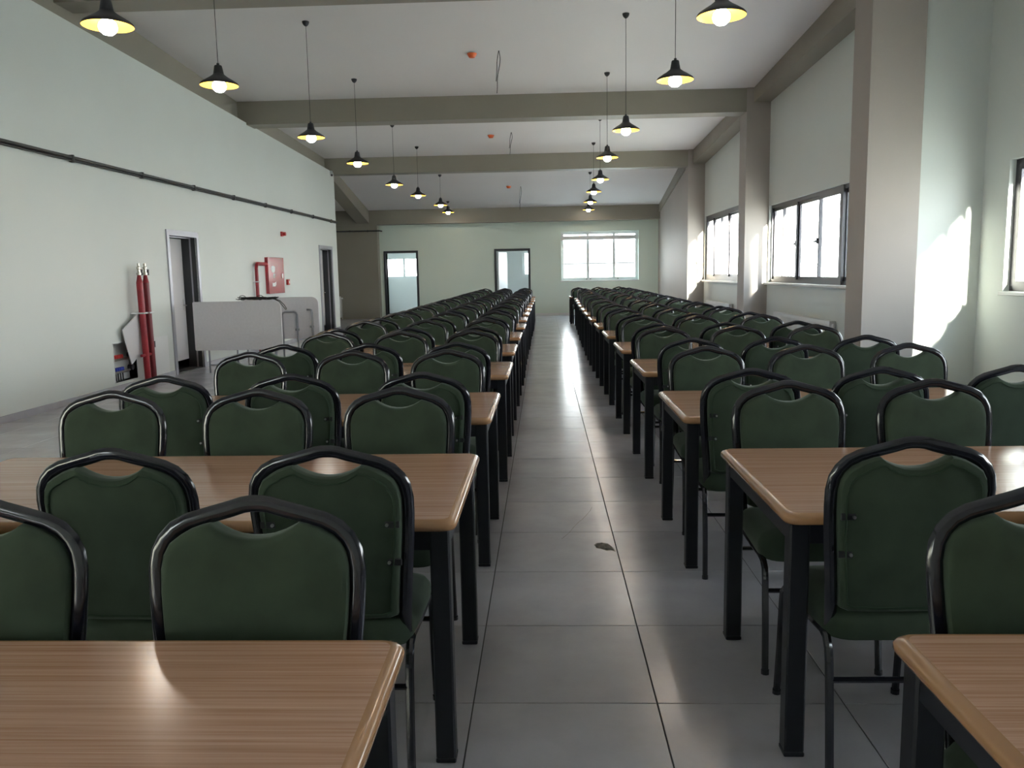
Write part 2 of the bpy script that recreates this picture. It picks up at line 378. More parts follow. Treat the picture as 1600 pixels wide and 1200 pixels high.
# unlit rooms behind the two side doors, their darkness painted near-black
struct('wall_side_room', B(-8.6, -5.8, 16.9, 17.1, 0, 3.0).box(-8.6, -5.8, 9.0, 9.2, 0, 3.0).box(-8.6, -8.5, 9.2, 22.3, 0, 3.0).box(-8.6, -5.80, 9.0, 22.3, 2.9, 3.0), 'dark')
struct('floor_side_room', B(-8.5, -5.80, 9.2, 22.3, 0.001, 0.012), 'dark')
# rooms beyond the far doors
wall_x(31.5, 31.75, -6.4, 0.55, 3.1, [(-6.1, -4.5, 1.30, 2.12), (-0.80, 0.3, 1.30, 2.25)], 'wall_far_room', 'white')
struct('wall_far_room_side', MB().box(-3.2, -3.05, 28.3, 31.5, 0, 3.1), 'wall')
wall_y(0.38, 0.54, 28.3, 31.5, lambda y: 3.1, [(28.7, 30.6, 1.2, 2.3)], 'wall_far_room_right', 'wall')  # opening for an unseen window added to brighten this room
wall_y(-6.4, -6.2, 28.3, 31.5, lambda y: 3.1, [(28.7, 30.6, 1.2, 2.3)], 'wall_far_room_left', 'wall')  # likewise an added opening, out of view, to let light in
struct('ceiling_far_room', B(-6.4, 0.55, 28.3, 31.75, 3.0, 3.1), 'ceiling')
struct('floor_far_room', B(-6.4, 0.55, 28.3, 31.75, -0.1, 0.0), 'tile')
# skirting
struct('baseboard_left', B(-5.58, -5.568, -3.7, 12.22, 0, 0.075).box(-5.58, -5.568, 13.36, 20.64, 0, 0.075).box(-5.58, -5.568, 21.94, 22.5, 0, 0.075), 'tile')
struct('baseboard_far', B(-4.2, -1.66, 27.988, 28.0, 0, 0.075).box(-0.44, 3.8, 27.988, 28.0, 0, 0.075), 'white')

# ------------------------------------------------------------------ outdoors
struct('ground', B(-60, 80, -60, 140, -1.2, -0.15), 'ground')
def house(x, y, w_, d_, h, rh, label):
    t = thing('house', label, 'house', (x, y, -0.15))
    B(-w_/2, w_/2, 0, d_, 0, h).obj('wall', 'house', t)
    MB().prism([(-w_/2-.4, h-.1), (0, h+rh), (w_/2+.4, h-.1)], 'y', -0.3, d_+0.3).obj('roof', 'roof', t)
    B(-0.7, 0.7, -0.05, 0.02, 0.9, 2.0).obj('window', 'frame', t)
house(3.5, 60, 7.0, 8, 2.3, 1.9, 'hazy pale house with a gable roof outside the far window')
B(4.95, 5.05, 60, 60.1, 0, 0.01)

# ------------------------------------------------------------------ windows
def window_y(name, x, hole, mull, handles, m='frame', sill=True, wide=0.05, deep=0.06):
    ya, yb, za, zb = hole; t = thing(name, None, None, (x, ya, za), kind='structure'); L, H = yb-ya, zb-za
    B(-.03, deep-.03, 0, wide, 0, H).box(-.03, deep-.03, L-wide, L, 0, H).box(-.03, deep-.03, wide, L-wide, 0, wide).box(-.03, deep-.03, wide, L-wide, H-wide, H).obj('window_frame', m, t)
    ed = [wide]+[v-ya for v in mull]+[L-wide]
    for k, (a, b) in enumerate(zip(ed, ed[1:])):
        s_ = 0.052; xo = -0.03 if k % 2 else 0.0
        sash = B(xo, xo+.034, a, a+s_, wide, H-wide).box(xo, xo+.034, b-s_, b, wide, H-wide).box(xo, xo+.034, a+s_, b-s_, wide, wide+s_).box(xo, xo+.034, a+s_, b-s_, H-wide-s_, H-wide).obj('sash', m, t)
        B(xo+.015, xo+.019, a+s_, b-s_, wide+s_, H-wide-s_).obj('pane', 'glass', sash)
    for hy in handles:
        hd = MB().bbox(-.055, -.022, hy-ya-.014, hy-ya+.014, H*.44, H*.44+.09, .003)
        hd.bbox(-.075, -.055, hy-ya-.012, hy-ya+.012, H*.44+.02, H*.44+.055, .003)
        hd.bbox(-.075, -.06, hy-ya-.008, hy-ya+.10, H*.44+.028, H*.44+.046, .003)
        hd.obj('window_handle', 'matteblack', t)
    if sill: MB().bbox(-.14, .0, -.05, L+.03, -.045, -.001, .006).obj('window_sill', 'marble', t)
    return t
window_y('window_1', 5.25, W1, [7.45, 8.2, 8.95], [7.45, 8.2], wide=.06)
w2 = window_y('window_2', 4.28, W2, [12.13, 13.20, 14.30, 15.15], [13.20, 14.30], wide=.06)
B(-.05, .04, .90, 1.02, .001, 1.409).obj('mullion', 'frame', w2)  # marks the window's near jamb; glazing past it is added for light
window_y('window_3', 4.27, W3, [19.5, 20.3, 21.2], [20.3, 21.15], wide=0.10)
window_y('window_4', 5.25, W0, [1.9, 2.5, 3.2], [2.5])
def window_x(name, y, hole, mull, m, sgn=1, wide=0.05, sill=True):
    xa, xb, za, zb = hole; t = thing(name, None, None, (xa, y, za), kind='structure'); L, H = xb-xa, zb-za
    B(0, wide, -.03, .03, 0, H).box(L-wide, L, -.03, .03, 0, H).box(wide, L-wide, -.03, .03, 0, wide).box(wide, L-wide, -.03, .03, H-wide, H).obj('window_frame', m, t)
    ed = [wide]+[v-xa for v in mull]+[L-wide]
    for a, b in zip(ed, ed[1:]):
        s_ = 0.04
        sash = B(a, a+s_, -.012, .012, wide, H-wide).box(b-s_, b, -.012, .012, wide, H-wide).box(a+s_, b-s_, -.012, .012, wide, wide+s_).box(a+s_, b-s_, -.012, .012, H-wide-s_, H-wide).obj('sash', m, t)
        B(a+s_, b-s_, -.002, .002, wide+s_, H-wide-s_).obj('pane', 'glass', sash)
    if sill: MB().bbox(-.04, L+.04, -.25*sgn if sgn > 0 else .0, 0.0 if sgn > 0 else .25, -.04, -.001, .006).obj('window_sill', 'marble', t)
    return t
w5 = window_x('window_5', 28.22, FW, [1.48, 2.35], 'white')
B(0.0, 2.57, -.15, -.035, 1.34, 1.47).obj('roller_shutter_box', 'whiteplastic', w5)
for x in (0.86, 0.98, 1.90): MB().bbox(x-.02, x+.02, -.075, -.03, .03, .06, .004).obj('window_catch', 'matteblack', w5)
window_x('window_6', 31.62, (-6.1, -4.5, 1.30, 2.12), [-5.3], 'white', sill=False)
window_x('window_7', 31.62, (-0.80, 0.3, 1.30, 2.25), [-0.15], 'white', sill=False)
window_y('added_window_right', 0.46, (28.7, 30.6, 1.2, 2.3), [29.6], [], 'white', sill=False)  # out of view, added to light the room behind the right far door
window_y('added_window_left', -6.30, (28.7, 30.6, 1.2, 2.3), [29.6], [], 'white', sill=False)  # out of view, added to light the room behind the left far door
window_x('window_8', -3.85, (-5.5, -4.3, 1.6, 3.1), [-4.9], 'frame', sgn=-1)

# ------------------------------------------------------------------ doors
def side_door(name, D, ang):
    ya, yb, _, h = D; t = thing(name, None, None, (-5.58, ya, 0), kind='structure'); L = yb-ya
    fr = B(-.235, .022, -.075, 0, 0, h+.085).box(-.235, .022, L, L+.075, 0, h+.085).box(-.235, .022, 0, L, h, h+.085)
    fr.box(-.10, -.075, 0, .018, 0, h).box(-.10, -.075, L-.018, L, 0, h).box(-.10, -.075, 0, L, h-.018, h)
    fr.obj('door_frame', 'doorsteel', t)
    lf = link('door_leaf', MB().bbox(-.042, 0, 0, L-.03, .155, h-.02, .003).mesh('door_leaf', 'doorleaf'), t, (-.175, .012, 0), (0, 0, ang))
    B(-.232, -.012, L-.014, L+.001, 0, h-.001).box(-.236, -.012, 0, L-.014, -.001, .016).obj('door_lining', 'doordark', t)
    hb = MB().tube([(0.001, L-.13, 1.02), (.055, L-.13, 1.02), (.055, L-.25, 1.02)], .009, n=8).bbox(0, .008, L-.15, L-.11, .95, 1.12, .002)
    hb.obj('door_handle', 'screw', lf)
    for z in (.4, 1.1, 1.8): MB().tube([(.004, .0, z), (.004, .0, z+.1)], .009, n=8).obj('hinge', 'screw', lf)
side_door('door_1', D1, math.radians(3)); side_door('door_2', D2, math.radians(3))
def far_door(name, D, leaf):
    xa, xb, _, h = D; t = thing(name, None, None, (xa, 28.0, 0), kind='structure'); L = xb-xa
    B(-.07, .0, -.03, .31, 0, h+.07).box(L, L+.07, -.03, .31, 0, h+.07).box(0, L, -.03, .31, h, h+.07).obj('door_frame', 'doordark', t)
    if leaf:
        lf = link('door_leaf', MB().bbox(0, L-.03, 0, .042, .01, h-.02, .003).mesh('door_leaf', 'white'), t, (.05, .33, 0), (0, 0, math.radians(76)))
        MB().tube([(L-.13, 0, 1.02), (L-.13, -.055, 1.02), (L-.25, -.055, 1.02)], .009, n=8).obj('door_handle', 'screw', lf)
far_door('door_3', DA, False); far_door('door_4', DB, True)

# ------------------------------------------------------------------ dining tables
TW, TD = 1.88, 0.91
def rrect(w_, d_, r, n=5, cx=0, cy=0):
    out = []
    for (sx_, sy_, a0) in ((1,1,0), (-1,1,PI/2), (-1,-1,PI), (1,-1,1.5*PI)):
        for k in range(n):
            a = a0+PI/2*k/(n-1); out.append((cx+sx_*(w_/2-r)+r*math.cos(a), cy+sy_*(d_/2-r)+r*math.sin(a)))
    return out
def top_mesh():
    mb = MB(); prof = [(0.016, .716), (0.004, .720), (0, .727), (0, .737), (0.006, .744), (0.017, .7495), (0.024, .750)]
    vs = []; n = 20
    for ins, z in prof: vs += [(x, y, z) for x, y in rrect(TW-2*ins, TD-2*ins, .04-ins*.6)]
    fs = [(i*n+k, i*n+(k+1)%n, (i+1)*n+(k+1)%n, (i+1)*n+k) for i in range(len(prof)-1) for k in range(n)]
    mb.m = 1; mb.add(vs, fs, True); mb.m = 0
    o = (len(prof)-1)*n; mb.f.append(tuple(range(o, o+n))); mb.mi.append(0); mb.sm.append(False)
    mb.f.append(tuple(range(n))[::-1]); mb.mi.append(1); mb.sm.append(False)
    return mb.mesh('tabletop', ['wood', 'woodedge'])
top_me = top_mesh()
lg = .058; lx, ly = TW/2-.022, TD/2-.03
leg_mes = []
for sx_ in (-1, 1):
    for sy_ in (-1, 1):
        x0, x1 = sorted((sx_*lx, sx_*(lx-lg))); y0, y1 = sorted((sy_*ly, sy_*(ly-lg)))
        leg_mes.append(MB().bbox(x0, x1, y0, y1, .012, .7155, .005).bbox(x0-.001, x1+.001, y0-.001, y1+.001, 0, .014, .003).mesh('leg', 'blacksteel'))
ap = MB()
for s_ in (-1, 1):
    ap.box(-lx+lg, lx-lg, min(s_*(ly-.006), s_*(ly-.034)), max(s_*(ly-.006), s_*(ly-.034)), .655, .7155)
    ap.box(min(s_*(lx-.006), s_*(lx-.034)), max(s_*(lx-.006), s_*(lx-.034)), -ly+lg, ly-lg, .655, .7155)
ap_me = ap.mesh('apron', 'blacksteel')
ORD = ['first','second','third','fourth','fifth','sixth','seventh','eighth','ninth','tenth','eleventh','twelfth','thirteenth','fourteenth','fifteenth']
LB = [1.51+1.655*k for k in range(15)]; LB[1] = 3.16; LB[2] = 4.82; LB[3] = 6.5
RBk = [1.535,3.20,4.78,6.55,8.16,9.78,11.3,12.85,14.4,16.0,17.6,19.2,20.8,22.4,24.1]
RX = [.645,.672,.648,.665,.668,.668,.665,.66,.67,.69,.705,.735,.765,.79,.70]
LX = [-.272,-.258,-.262,-.25,-.265,-.26,-.252,-.262,-.26,-.25,-.256,-.248,-.24,-.247,-.25]
tables = []
for k in range(15):
    for side in ('left', 'right'):
        if side == 'left': cx = LX[k]-TW/2; yb = LB[k]
        else: cx = RX[k]+TW/2; yb = RBk[k]
        cy = yb-TD/2
        lab = 'brown wood-grain dining table on black legs, %s from the camera in the %s row' % (ORD[k], side)
        if k == 14: lab = 'farthest brown dining table of the %s row, near the back wall' % side
        t = thing('dining_table', lab, 'table', (cx, cy, 0), group='dining tables in two rows')
        link('tabletop', top_me, t); link('apron', ap_me, t)
        for me in leg_mes: link('leg', me, t)
        tables.append((side, k, cx, cy, yb))

# ------------------------------------------------------------------ chairs
def ly_(z): return (0.85-z)*0.13                      # lean of the back
half = [(.192,.445),(.196,.52),(.205,.62),(.216,.73),(.2205,.80),(.221,.845),(.215,.88),(.202,.908),(.180,.930),(.150,.945),(.100,.9585),(.055,.970),(.03,.9775),(.012,.980)]
half = [(x*.95, z-(.004 if z > .9 else 0)) for x, z in half]
path = [(-x, ly_(z), z) for x, z in half] + [(x, ly_(z), z) for x, z in half[::-1]]
path = [(-.183, .13, .415), (-.183, .085, .418), (-.183, .062, .428)] + path + [(.183, .062, .428), (.183, .085, .418), (.183, .13, .415)]
back_me = MB().tube(path, .0175, .0125, n=10, up=(0, 1, .13)).mesh('back_frame', 'black')
# pad outline, counter-clockwise in (x, z)
inner = [(.176,.50),(.188,.62),(.200,.73),(.205,.80),(.205,.847),(.199,.877),(.186,.900),(.166,.918),(.140,.932),(.115,.941),(.098,.944)]
notch = [(.085,.935),(.06,.923),(.035,.915),(.012,.912)]
ol = [(0,.487),(.09,.487),(.15,.489)] + inner + notch
ol = ol + [(-x, z) for x, z in ol[::-1] if x > 0]
ol = [(x*.95, z-(.004 if z > .9 else 0)) for x, z in ol]
def pad():
    mb = MB(); n = len(ol); c = (0, .70)
    rings = [(1.0, -.008), (.998, -.018), (.98, -.026), (.92, -.031), (.6, -.033), (.25, -.034)]
    vs = []
    for s_, y in rings[::-1]: vs += [(x*s_, y+ly_(z), c[1]+(z-c[1])*s_) for x, z in ol]
    vs = [(x, y, z) for x, y, z in vs]
    rb_ = [(1.0, .008), (.998, .016), (.98, .022), (.92, .025), (.6, .027), (.25, .028)]
    for s_, y in rb_: vs += [(x*s_, y+ly_(z), c[1]+(z-c[1])*s_) for x, z in ol]
    m = len(rings)+len(rb_)
    fs = [(i*n+k, i*n+(k+1)%n, (i+1)*n+(k+1)%n, (i+1)*n+k) for i in range(m-1) for k in range(n)]
    fs += [tuple(range(n))[::-1], tuple(range((m-1)*n, m*n))]
    # keep lean linear in z for the inner rings
    out = []
    for idx_, (x, y, z) in enumerate(vs):
        k = idx_ % n; r = idx_//n; z0 = ol[k][1]
        out.append((x, y-ly_(z0)+ly_(z), z))
    mb.add(out, fs, True)
    return mb.mesh('backrest', 'velvet')
# front of the chair is +y: thicker front pad, flatter rear pad
pad_me = pad()
def pip():
    p = [(x*.915, -.0335+ly_(.70+(z-.70)*.915), .70+(z-.70)*.915) for x, z in ol]
    # gathered seam around the rear panel
    q = []
    for i, a in enumerate(p):
        b = p[(i+1) % len(p)]
        for t in (0, .5): q.append((a[0]+(b[0]-a[0])*t+random.uniform(-.0015,.0015), a[1]+(b[1]-a[1])*t, a[2]+(b[2]-a[2])*t+random.uniform(-.0015,.0015)))
    return MB().tube(q, .0028, .0022, n=5, closed=True).mesh('seam', 'seam')
seam_me = pip()
def seat():
    mb = MB(); n = 28
    prof = [(.020, .405), (.004, .412), (0, .435), (.003, .462), (.018, .482), (.05, .493), (.11, .498), (.17, .500)]
    vs = []; 
    def outline(ins):
        w_, d_ = .41-2*ins, .44-2*ins; r = max(.02, .075-ins*.6); o = rrect(w_, d_, r, 7)
        return [((x*(1.0 if y < 0 else 1.0+.03*y/.22)), y+.225) for x, y in o]
    for ins, z in prof: vs += [(x, y, z-.012*max(0, (y-.36)/.08)) for x, y in outline(ins)]
    fs = [(i*n+k, i*n+(k+1)%n, (i+1)*n+(k+1)%n, (i+1)*n+k) for i in range(len(prof)-1) for k in range(n)]
    fs += [tuple(range(n))[::-1], tuple(range((len(prof)-1)*n, len(prof)*n))]
    mb.add(vs, fs, True); return mb.mesh('seat', 'velvet')
seat_me = seat()
leg_c = []
for s_ in (-1, 1):
    x = s_*.197
    rear = MB().tube([(x*.99, .075, .418), (x*.99, .04, .408), (x, .018, .385), (x, .008, .35), (x, -.01, .18), (x*1.01, -.03, .012)], .0125, .0125, n=8, up=(1,0,0))
    rear.tube([(x*1.01, -.031, .0), (x*1.01, -.030, .016)], .0145, n=8)
    front = MB().tube([(x*.99, .38, .404), (x, .425, .398), (x, .448, .378), (x, .455, .34), (x, .47, .18), (x*1.01, .487, .012)], .0125, .0125, n=8, up=(1,0,0))
    front.tube([(x*1.01, .488, .0), (x*1.01, .487, .016)], .0145, n=8)
    leg_c += [rear.mesh('leg', 'black'), front.mesh('leg', 'black')]
rail_me = [MB().tube([(s_*.195, .07, .418), (s_*.195, .2, .409), (s_*.195, .385, .404)], .0125, n=8, up=(1,0,0)).mesh('seat_rail', 'black') for s_ in (-1, 1)]
bar_me = [MB().tube([(-.195, y, .30), (.195, y, .30)], .009, n=8).mesh('crossbar', 'black') for y in (.001, .460)]
br_me = []
for s_ in (-1, 1):
    for z in (.775, .665):
        y = ly_(z)-.031; x0, x1 = sorted((s_*.150, s_*.190)); br_me.append((s_, z, MB().bbox(x0, x1, y-.003, y+.003, z-.010, z+.010, .002).mesh('bracket', 'matteblack'),
            MB().tube([(s_*.156, y-.003, z), (s_*.156, y-.009, z)], .0048, n=8, up=(0,0,1)).mesh('screw', 'screw')))
def chair(x, y, rz, lab, group, detail):
    t = thing('dining_chair', lab, 'chair', (x, y, 0), rz, group)
    link('back_frame', back_me, t); bk = link('backrest', pad_me, t); link('seat', seat_me, t)
    for me in leg_c: link('leg', me, t)
    for me in rail_me: link('seat_rail', me, t)
    if detail:
        link('seam', seam_me, bk)
        for me in bar_me: link('crossbar', me, t)
        for s_, z, a, b in br_me: br = link('bracket', a, t); link('screw', b, br)
random.seed(11)
SN = {0: 'aisle', 1: 'middle', 2: 'wall'}
for side, k, cx, cy, yb in tables:
    for c_ in range(3):
        off = (-.33, -.915, -1.52)[c_] if side == 'left' else (.30, .875, 1.475)[c_]
        ex = cx+TW/2 if side == 'left' else cx-TW/2
        x0 = ex+off
        far = 'far' ; seatn = ('aisle end', 'middle', 'window end' if side == 'right' else 'wall end')[c_]
        for which in ('near', 'far'):
            if k == 0 and which == 'near': continue
            jx = random.uniform(-.018, .018); jy = random.uniform(-.012, .010); jr = random.uniform(-.03, .03)
            if k < 2: jx *= .3; jy *= .3; jr *= .3
            row = '%s %s table' % (ORD[k], side) if k < 14 else 'last %s table' % side
            if which == 'near':
                lab = 'green padded chair, back to camera, at %s, %s' % (row, seatn)
                chair(x0+jx, yb-TD-.082+jy, jr, lab, 'chairs on the near side of the tables', k < 7)
            else:
                lab = 'green padded chair facing camera, far side of %s, %s' % (row, seatn)
                chair(x0+jx+(.05 if (k == 0 and side == 'right') else 0), yb+.122-jy, PI+jr, lab, 'chairs on the far side of the tables', k < 7)

# ------------------------------------------------------------------ pendant lamps
def lamp(x, y, zl, lab):
    zc = cz(y); t = thing('pendant_lamp', lab, 'lamp', (x, y, zl), group='pendant lamps over the tables')
    h = zc-zl
    MB().lathe([(.008, h-.062), (.018, h-.058), (.036, h-.04), (.046, h-.02), (.050, h+.004)]).obj('canopy', 'matteblack', t)
    MB().tube([(0, 0, .20), (0, 0, h-.05)], .0035, n=6).obj('cord', 'wire', t)
    MB().lathe([(.006, .225), (.014, .222), (.014, .205), (.034, .200), (.039, .192), (.052, .118), (.050, .11)]).obj('lamp_socket', 'matteblack', t)
    sh = MB(); sh.lathe([(.045, .124), (.060, .108), (.090, .085), (.135, .058), (.178, .030), (.188, .018), (.189, .004)], n=32, caps=False)
    sh.m = 1; sh.lathe([(.187, .004), (.176, .026), (.134, .053), (.089, .080), (.058, .103), (.04, .106)], n=32, caps=False)
    sh.obj('lamp_shade', ['matteblack', 'yellow'], t)
    MB().lathe([(.006, -.052), (.034, -.056), (.060, -.034), (.069, -.004), (.062, .024), (.042, .048), (.028, .066), (.024, .10)], n=20).obj('bulb', 'bulb', t)
LL = [(-3.33,6.57),(-3.27,8.63),(-3.25,11.92),(-3.22,14.72),(-3.22,18.3),(-3.09,20.9),(-2.90,23.88),(-3.01,26.69)]
RL = [(1.40,6.80),(1.38,8.96),(1.17,11.99),(1.12,14.76),(1.23,18.2),(1.255,20.96),(1.335,23.97),(1.44,26.9)]
for k, (x, y) in enumerate(LL): lamp(x, y, 3.375, 'lit black pendant lamp with golden inside, %s in the left row' % ORD[k])
for k, (x, y) in enumerate(RL): lamp(x, y, 3.375, 'lit black pendant lamp with golden inside, %s in the right row' % ORD[k])

# ------------------------------------------------------------------ ceiling detectors and loose wires
for k, (x, y) in enumerate([(-1.08,13.49),(-1.18,19.68),(-1.01,25.13)]):
    z = cz(y); t = thing('smoke_detector', 'orange round detector on the ceiling, %s from the camera' % ('nearest','middle','farthest')[k], 'detector', (x, y, z), group='orange ceiling detectors')
    MB().lathe([(.05, -.012), (.062, -.008), (.064, .012)]).obj('base', 'whiteplastic', t)
    MB().lathe([(.012, -.075), (.045, -.070), (.062, -.045), (.078, -.013), (.078, -.010)]).obj('cover', 'orange', t)
for k, (x, y, z1) in enumerate([(-.655,13.41,4.22),(-.70,19.45,4.12),(-.655,25.22,3.30)]):
    z = cz(y)+.005; t = thing('loose_wire', 'loose black wires hanging from the ceiling, %s from the camera' % ('nearest','middle','farthest')[k], 'wire', (x, y, z), group='loose ceiling wires')
    L = z-z1
    for s_ in (-1, 1):
        n_ = 14; p = []
        for i in range(n_+1):
            f_ = i/n_; p.append((s_*(.035*math.sin(f_*PI*1.0+.0) if s_ < 0 else .02*math.sin(f_*PI*2.3))*(1-f_*.4)-(.05*f_**3), .01*math.sin(5*f_), -L*f_*(1 if s_ > 0 else .72)))
        MB().tube(p, .006, n=5).obj('wire_strand', 'wire', t)

# ------------------------------------------------------------------ conduit on the left wall
t = thing('conduit_pipe', 'dark grey conduit running high along the left wall', 'pipe', (-5.58, 0, 2.885))
MB().tube([(.035, -3.6, 0), (.035, 22.52, 0)], .020, n=10, up=(0,0,1)).tube([(.032, -3.6, -.034), (.032, 22.52, -.034)], .013, n=8, up=(0,0,1)).obj('pipe', 'pipe', t)
y = -2.2
while y < 22.4:
    MB().bbox(0, .06, y-.016, y+.016, -.05, .03, .004).bbox(.01, .05, y-.03, y+.03, -.056, .008, .004).obj('clamp', 'pipe', t); y += 1.72
t = thing('conduit_pipe', 'short dark conduit crossing the taupe wall at the far left', 'pipe', (-7.2, 27.66, 2.90))
MB().tube([(-1.3, -.03, 0), (1.80, -.03, 0), (1.80, .30, 0)], .022, n=8, up=(0,0,1)).obj('pipe', 'pipe', t)
for x in (-1.0, -.4, .2, .8, 1.4): MB().bbox(x-.015, x+.015, -.06, 0, -.03, .03, .004).obj('clamp', 'pipe', t)
# security camera at the end of the wall
t = thing('security_camera', 'small white security camera at the top end of the left wall', 'camera', (-5.58, 22.15, 4.07))
MB().bbox(-.02, .05, -.04, .04, .02, .12, .01).obj('bracket', 'whiteplastic', t)
MB().tube([(.03, .02, .05), (.07, -.14, -.01)], .045, n=14, up=(0,0,1)).obj('housing', 'whiteplastic', t)
MB().tube([(.07, -.138, -.01), (.073, -.15, -.013)], .028, n=14, up=(0,0,1)).obj('lens', 'matteblack', t)

# ------------------------------------------------------------------ fire cabinet, its pipe, sounder and call point
t = thing('fire_cabinet', 'red fire hose cabinet with white stickers on the left wall', 'cabinet', (-5.58, 16.56, 1.115))
B(.001, .055, 0, .98, 0, .725).obj('body', 'redbox', t)
dr = MB().bbox(.055, .072, -.005, .985, -.005, .73, .004).obj('door', 'redbox', t)
MB().bbox(.072, .075, .06, .72, .03, .70, .001).obj('door_panel', 'redbox', dr)
MB().bbox(.072, .092, .80, .86, .30, .40, .004).obj('latch', 'screw', dr)
def sticker(pts, m, nm, x=.0755): MB().prism(pts, 'x', x, x+.0012).obj(nm, m, dr)
sticker([(.17,.44),(.22,.42),(.34,.42),(.38,.46),(.40,.54),(.30,.56),(.18,.55),(.15,.50)], 'white', 'sticker')
sticker([(.26,.31),(.34,.31),(.36,.38),(.33,.41),(.27,.40)], 'white', 'sticker')
sticker([(.18,.14),(.36,.14),(.42,.18),(.42,.24),(.36,.22),(.24,.21),(.19,.22)], 'white', 'sticker')
for a, b in ((.36,.38),(.36,.34),(.30,.35)): sticker([(a+.02,b-.006),(a+.05,b-.006),(a+.05,b+.012),(a+.02,b+.012)], 'matteblack', 'sticker_print', .0768)
for y_, z_ in ((.20,.18),(.21,.20)): sticker([(y_+.12,z_-.01),(y_+.16,z_-.01),(y_+.16,z_),(y_+.12,z_)], 'redplastic', 'sticker_print', .0768)
t = thing('red_pipe', 'red water pipe bending into the side of the fire cabinet', 'pipe', (-5.58, 15.87, 0))
MB().tube([(.065, 0, .01), (.065, 0, 1.62), (.065, .02, 1.68), (.065, .07, 1.705), (.065, .20, 1.705), (.045, .45, 1.705), (.036, .68, 1.705)], .034, n=12, up=(1,0,0)).obj('pipe', 'red', t)
for z in (.5, 1.36): MB().bbox(.0, .135, -.045, .045, z-.01, z+.01, .003).obj('clamp', 'screw', t)
t = thing('alarm_sounder', 'small red alarm sounder high on the left wall above the cabinet', 'alarm', (-5.58, 17.72, 2.35))
MB().bbox(0, .04, -.05, .05, -.05, .05, .005).obj('base', 'redplastic', t)
MB().tube([(.038, 0, 0), (.07, 0, 0), (.10, 0, 0)], .04, n=14, up=(0,0,1)).obj('horn', 'redplastic', t)
t = thing('call_point', 'small red fire call point right of the red cabinet', 'alarm', (-5.58, 17.95, 1.33))
MB().bbox(0, .05, -.06, .06, -.06, .06, .005).obj('box', 'redplastic', t)
MB().bbox(.049, .054, -.03, .03, -.03, .03, .001).obj('button_glass', 'white', t)

# ------------------------------------------------------------------ red riser pipes and the open manifold niche
for k, (ya, yb_, lab) in enumerate([(11.06, 11.10, 'bright red riser pipe with a valve on top, left one of the pair'), (11.24, 11.265, 'darker red riser pipe with a valve on top, right one of the pair')]):
    t = thing('riser_pipe', lab, 'pipe', (-5.58, ya, 0), group='red riser pipes')
    dy = yb_-ya; x = .13
    MB().tube([(x, dy, 0.0), (x, 0, 1.36), (x, 0, 1.40)], .043, n=14, up=(1,0,0)).obj('pipe', 'darkred' if k else 'red', t)
    MB().lathe([(.043, 1.40), (.036, 1.43), (.026, 1.48), (.022, 1.50)], (x, 0, 0), 14).obj('reducer', 'red', t)
    v = MB().lathe([(.020, 1.50), (.030, 1.505), (.030, 1.535), (.020, 1.54), (.020, 1.58), (.028, 1.585), (.028, 1.61), (.016, 1.62), (.016, 1.66)], (x, 0, 0), 12).obj('valve', 'brass', t)
    MB().bbox(x-.01, x+.01, -.01, .10, 1.565, 1.58, .003).bbox(x-.008, x+.008, .07, .10, 1.50, 1.57, .003).obj('valve_lever', 'matteblack', v)
    MB().bbox(0, x+.058, -.060, .060, .98, 1.0, .003).obj('clamp', 'whiteplastic', t)
    MB().tube([(x, dy*.6, .42), (x, -.14+dy, .42)], .02, n=10, up=(1,0,0)).obj('branch', 'red', t)
t = thing('heating_manifold', 'open wall niche with red and blue heating manifold valves', 'manifold', (-5.58, 10.48, .115))
B(-.13, -.11, 0, .59, 0, .505).box(-.11, .004, -.012, .0, -.012, .517).box(-.11, .004, .59, .602, -.012, .517).box(-.11, .004, 0, .59, -.012, 0).box(-.11, .004, 0, .59, .505, .517).obj('box', 'white', t)
for z, m, nm in ((.33, 'redplastic', 'red_valve'), (.165, 'blue', 'blue_valve')):
    b_ = MB().tube([(-.05, .03, z-.045), (-.05, .46, z-.045)], .018, n=10, up=(0,0,1)).obj('manifold_bar', 'brass', t)
    for i in range(5): MB().lathe([(.017, z-.03), (.024, z-.026), (.024, z+.012), (.018, z+.018)], (-.05, .05+i*.06, 0), 10).obj(nm, m, t)
    MB().tube([(-.05, .44, z-.045), (-.04, .50, z-.03), (-.04, .53, z-.01)], .014, n=8).obj('ball_valve', 'brass', t)
    MB().tube([(-.07, .50, z-.01), (-.01, .50, z-.01)], .038, n=14, up=(0,0,1)).obj('gauge', 'matteblack', t)
for i in range(5): MB().tube([(-.05, .05+i*.06, .11), (-.05, .055+i*.06, .004)], .010, n=8).obj('hose', 'pipe', t)
t = thing('cover_panel', 'white niche cover panel leaning crooked behind the red pipes', 'panel', (-5.55, 11.07, .42))
pl = MB().bbox(0, .014, -.25, .25, 0, .52, .003).mesh('panel', 'doorleaf'); link('panel', pl, t, (.02, -.02, 0), (math.radians(24), math.radians(2), 0))
t = thing('access_panel', 'closed flush access panel between red pipes and side door', 'panel', (-5.58, 11.42, .06))
MB().bbox(0, .010, 0, .62, 0, .56, .002).obj('panel', 'white', t); MB().bbox(.010, .013, .18, .21, .42, .51, .001).obj('slot', 'matteblack', t)

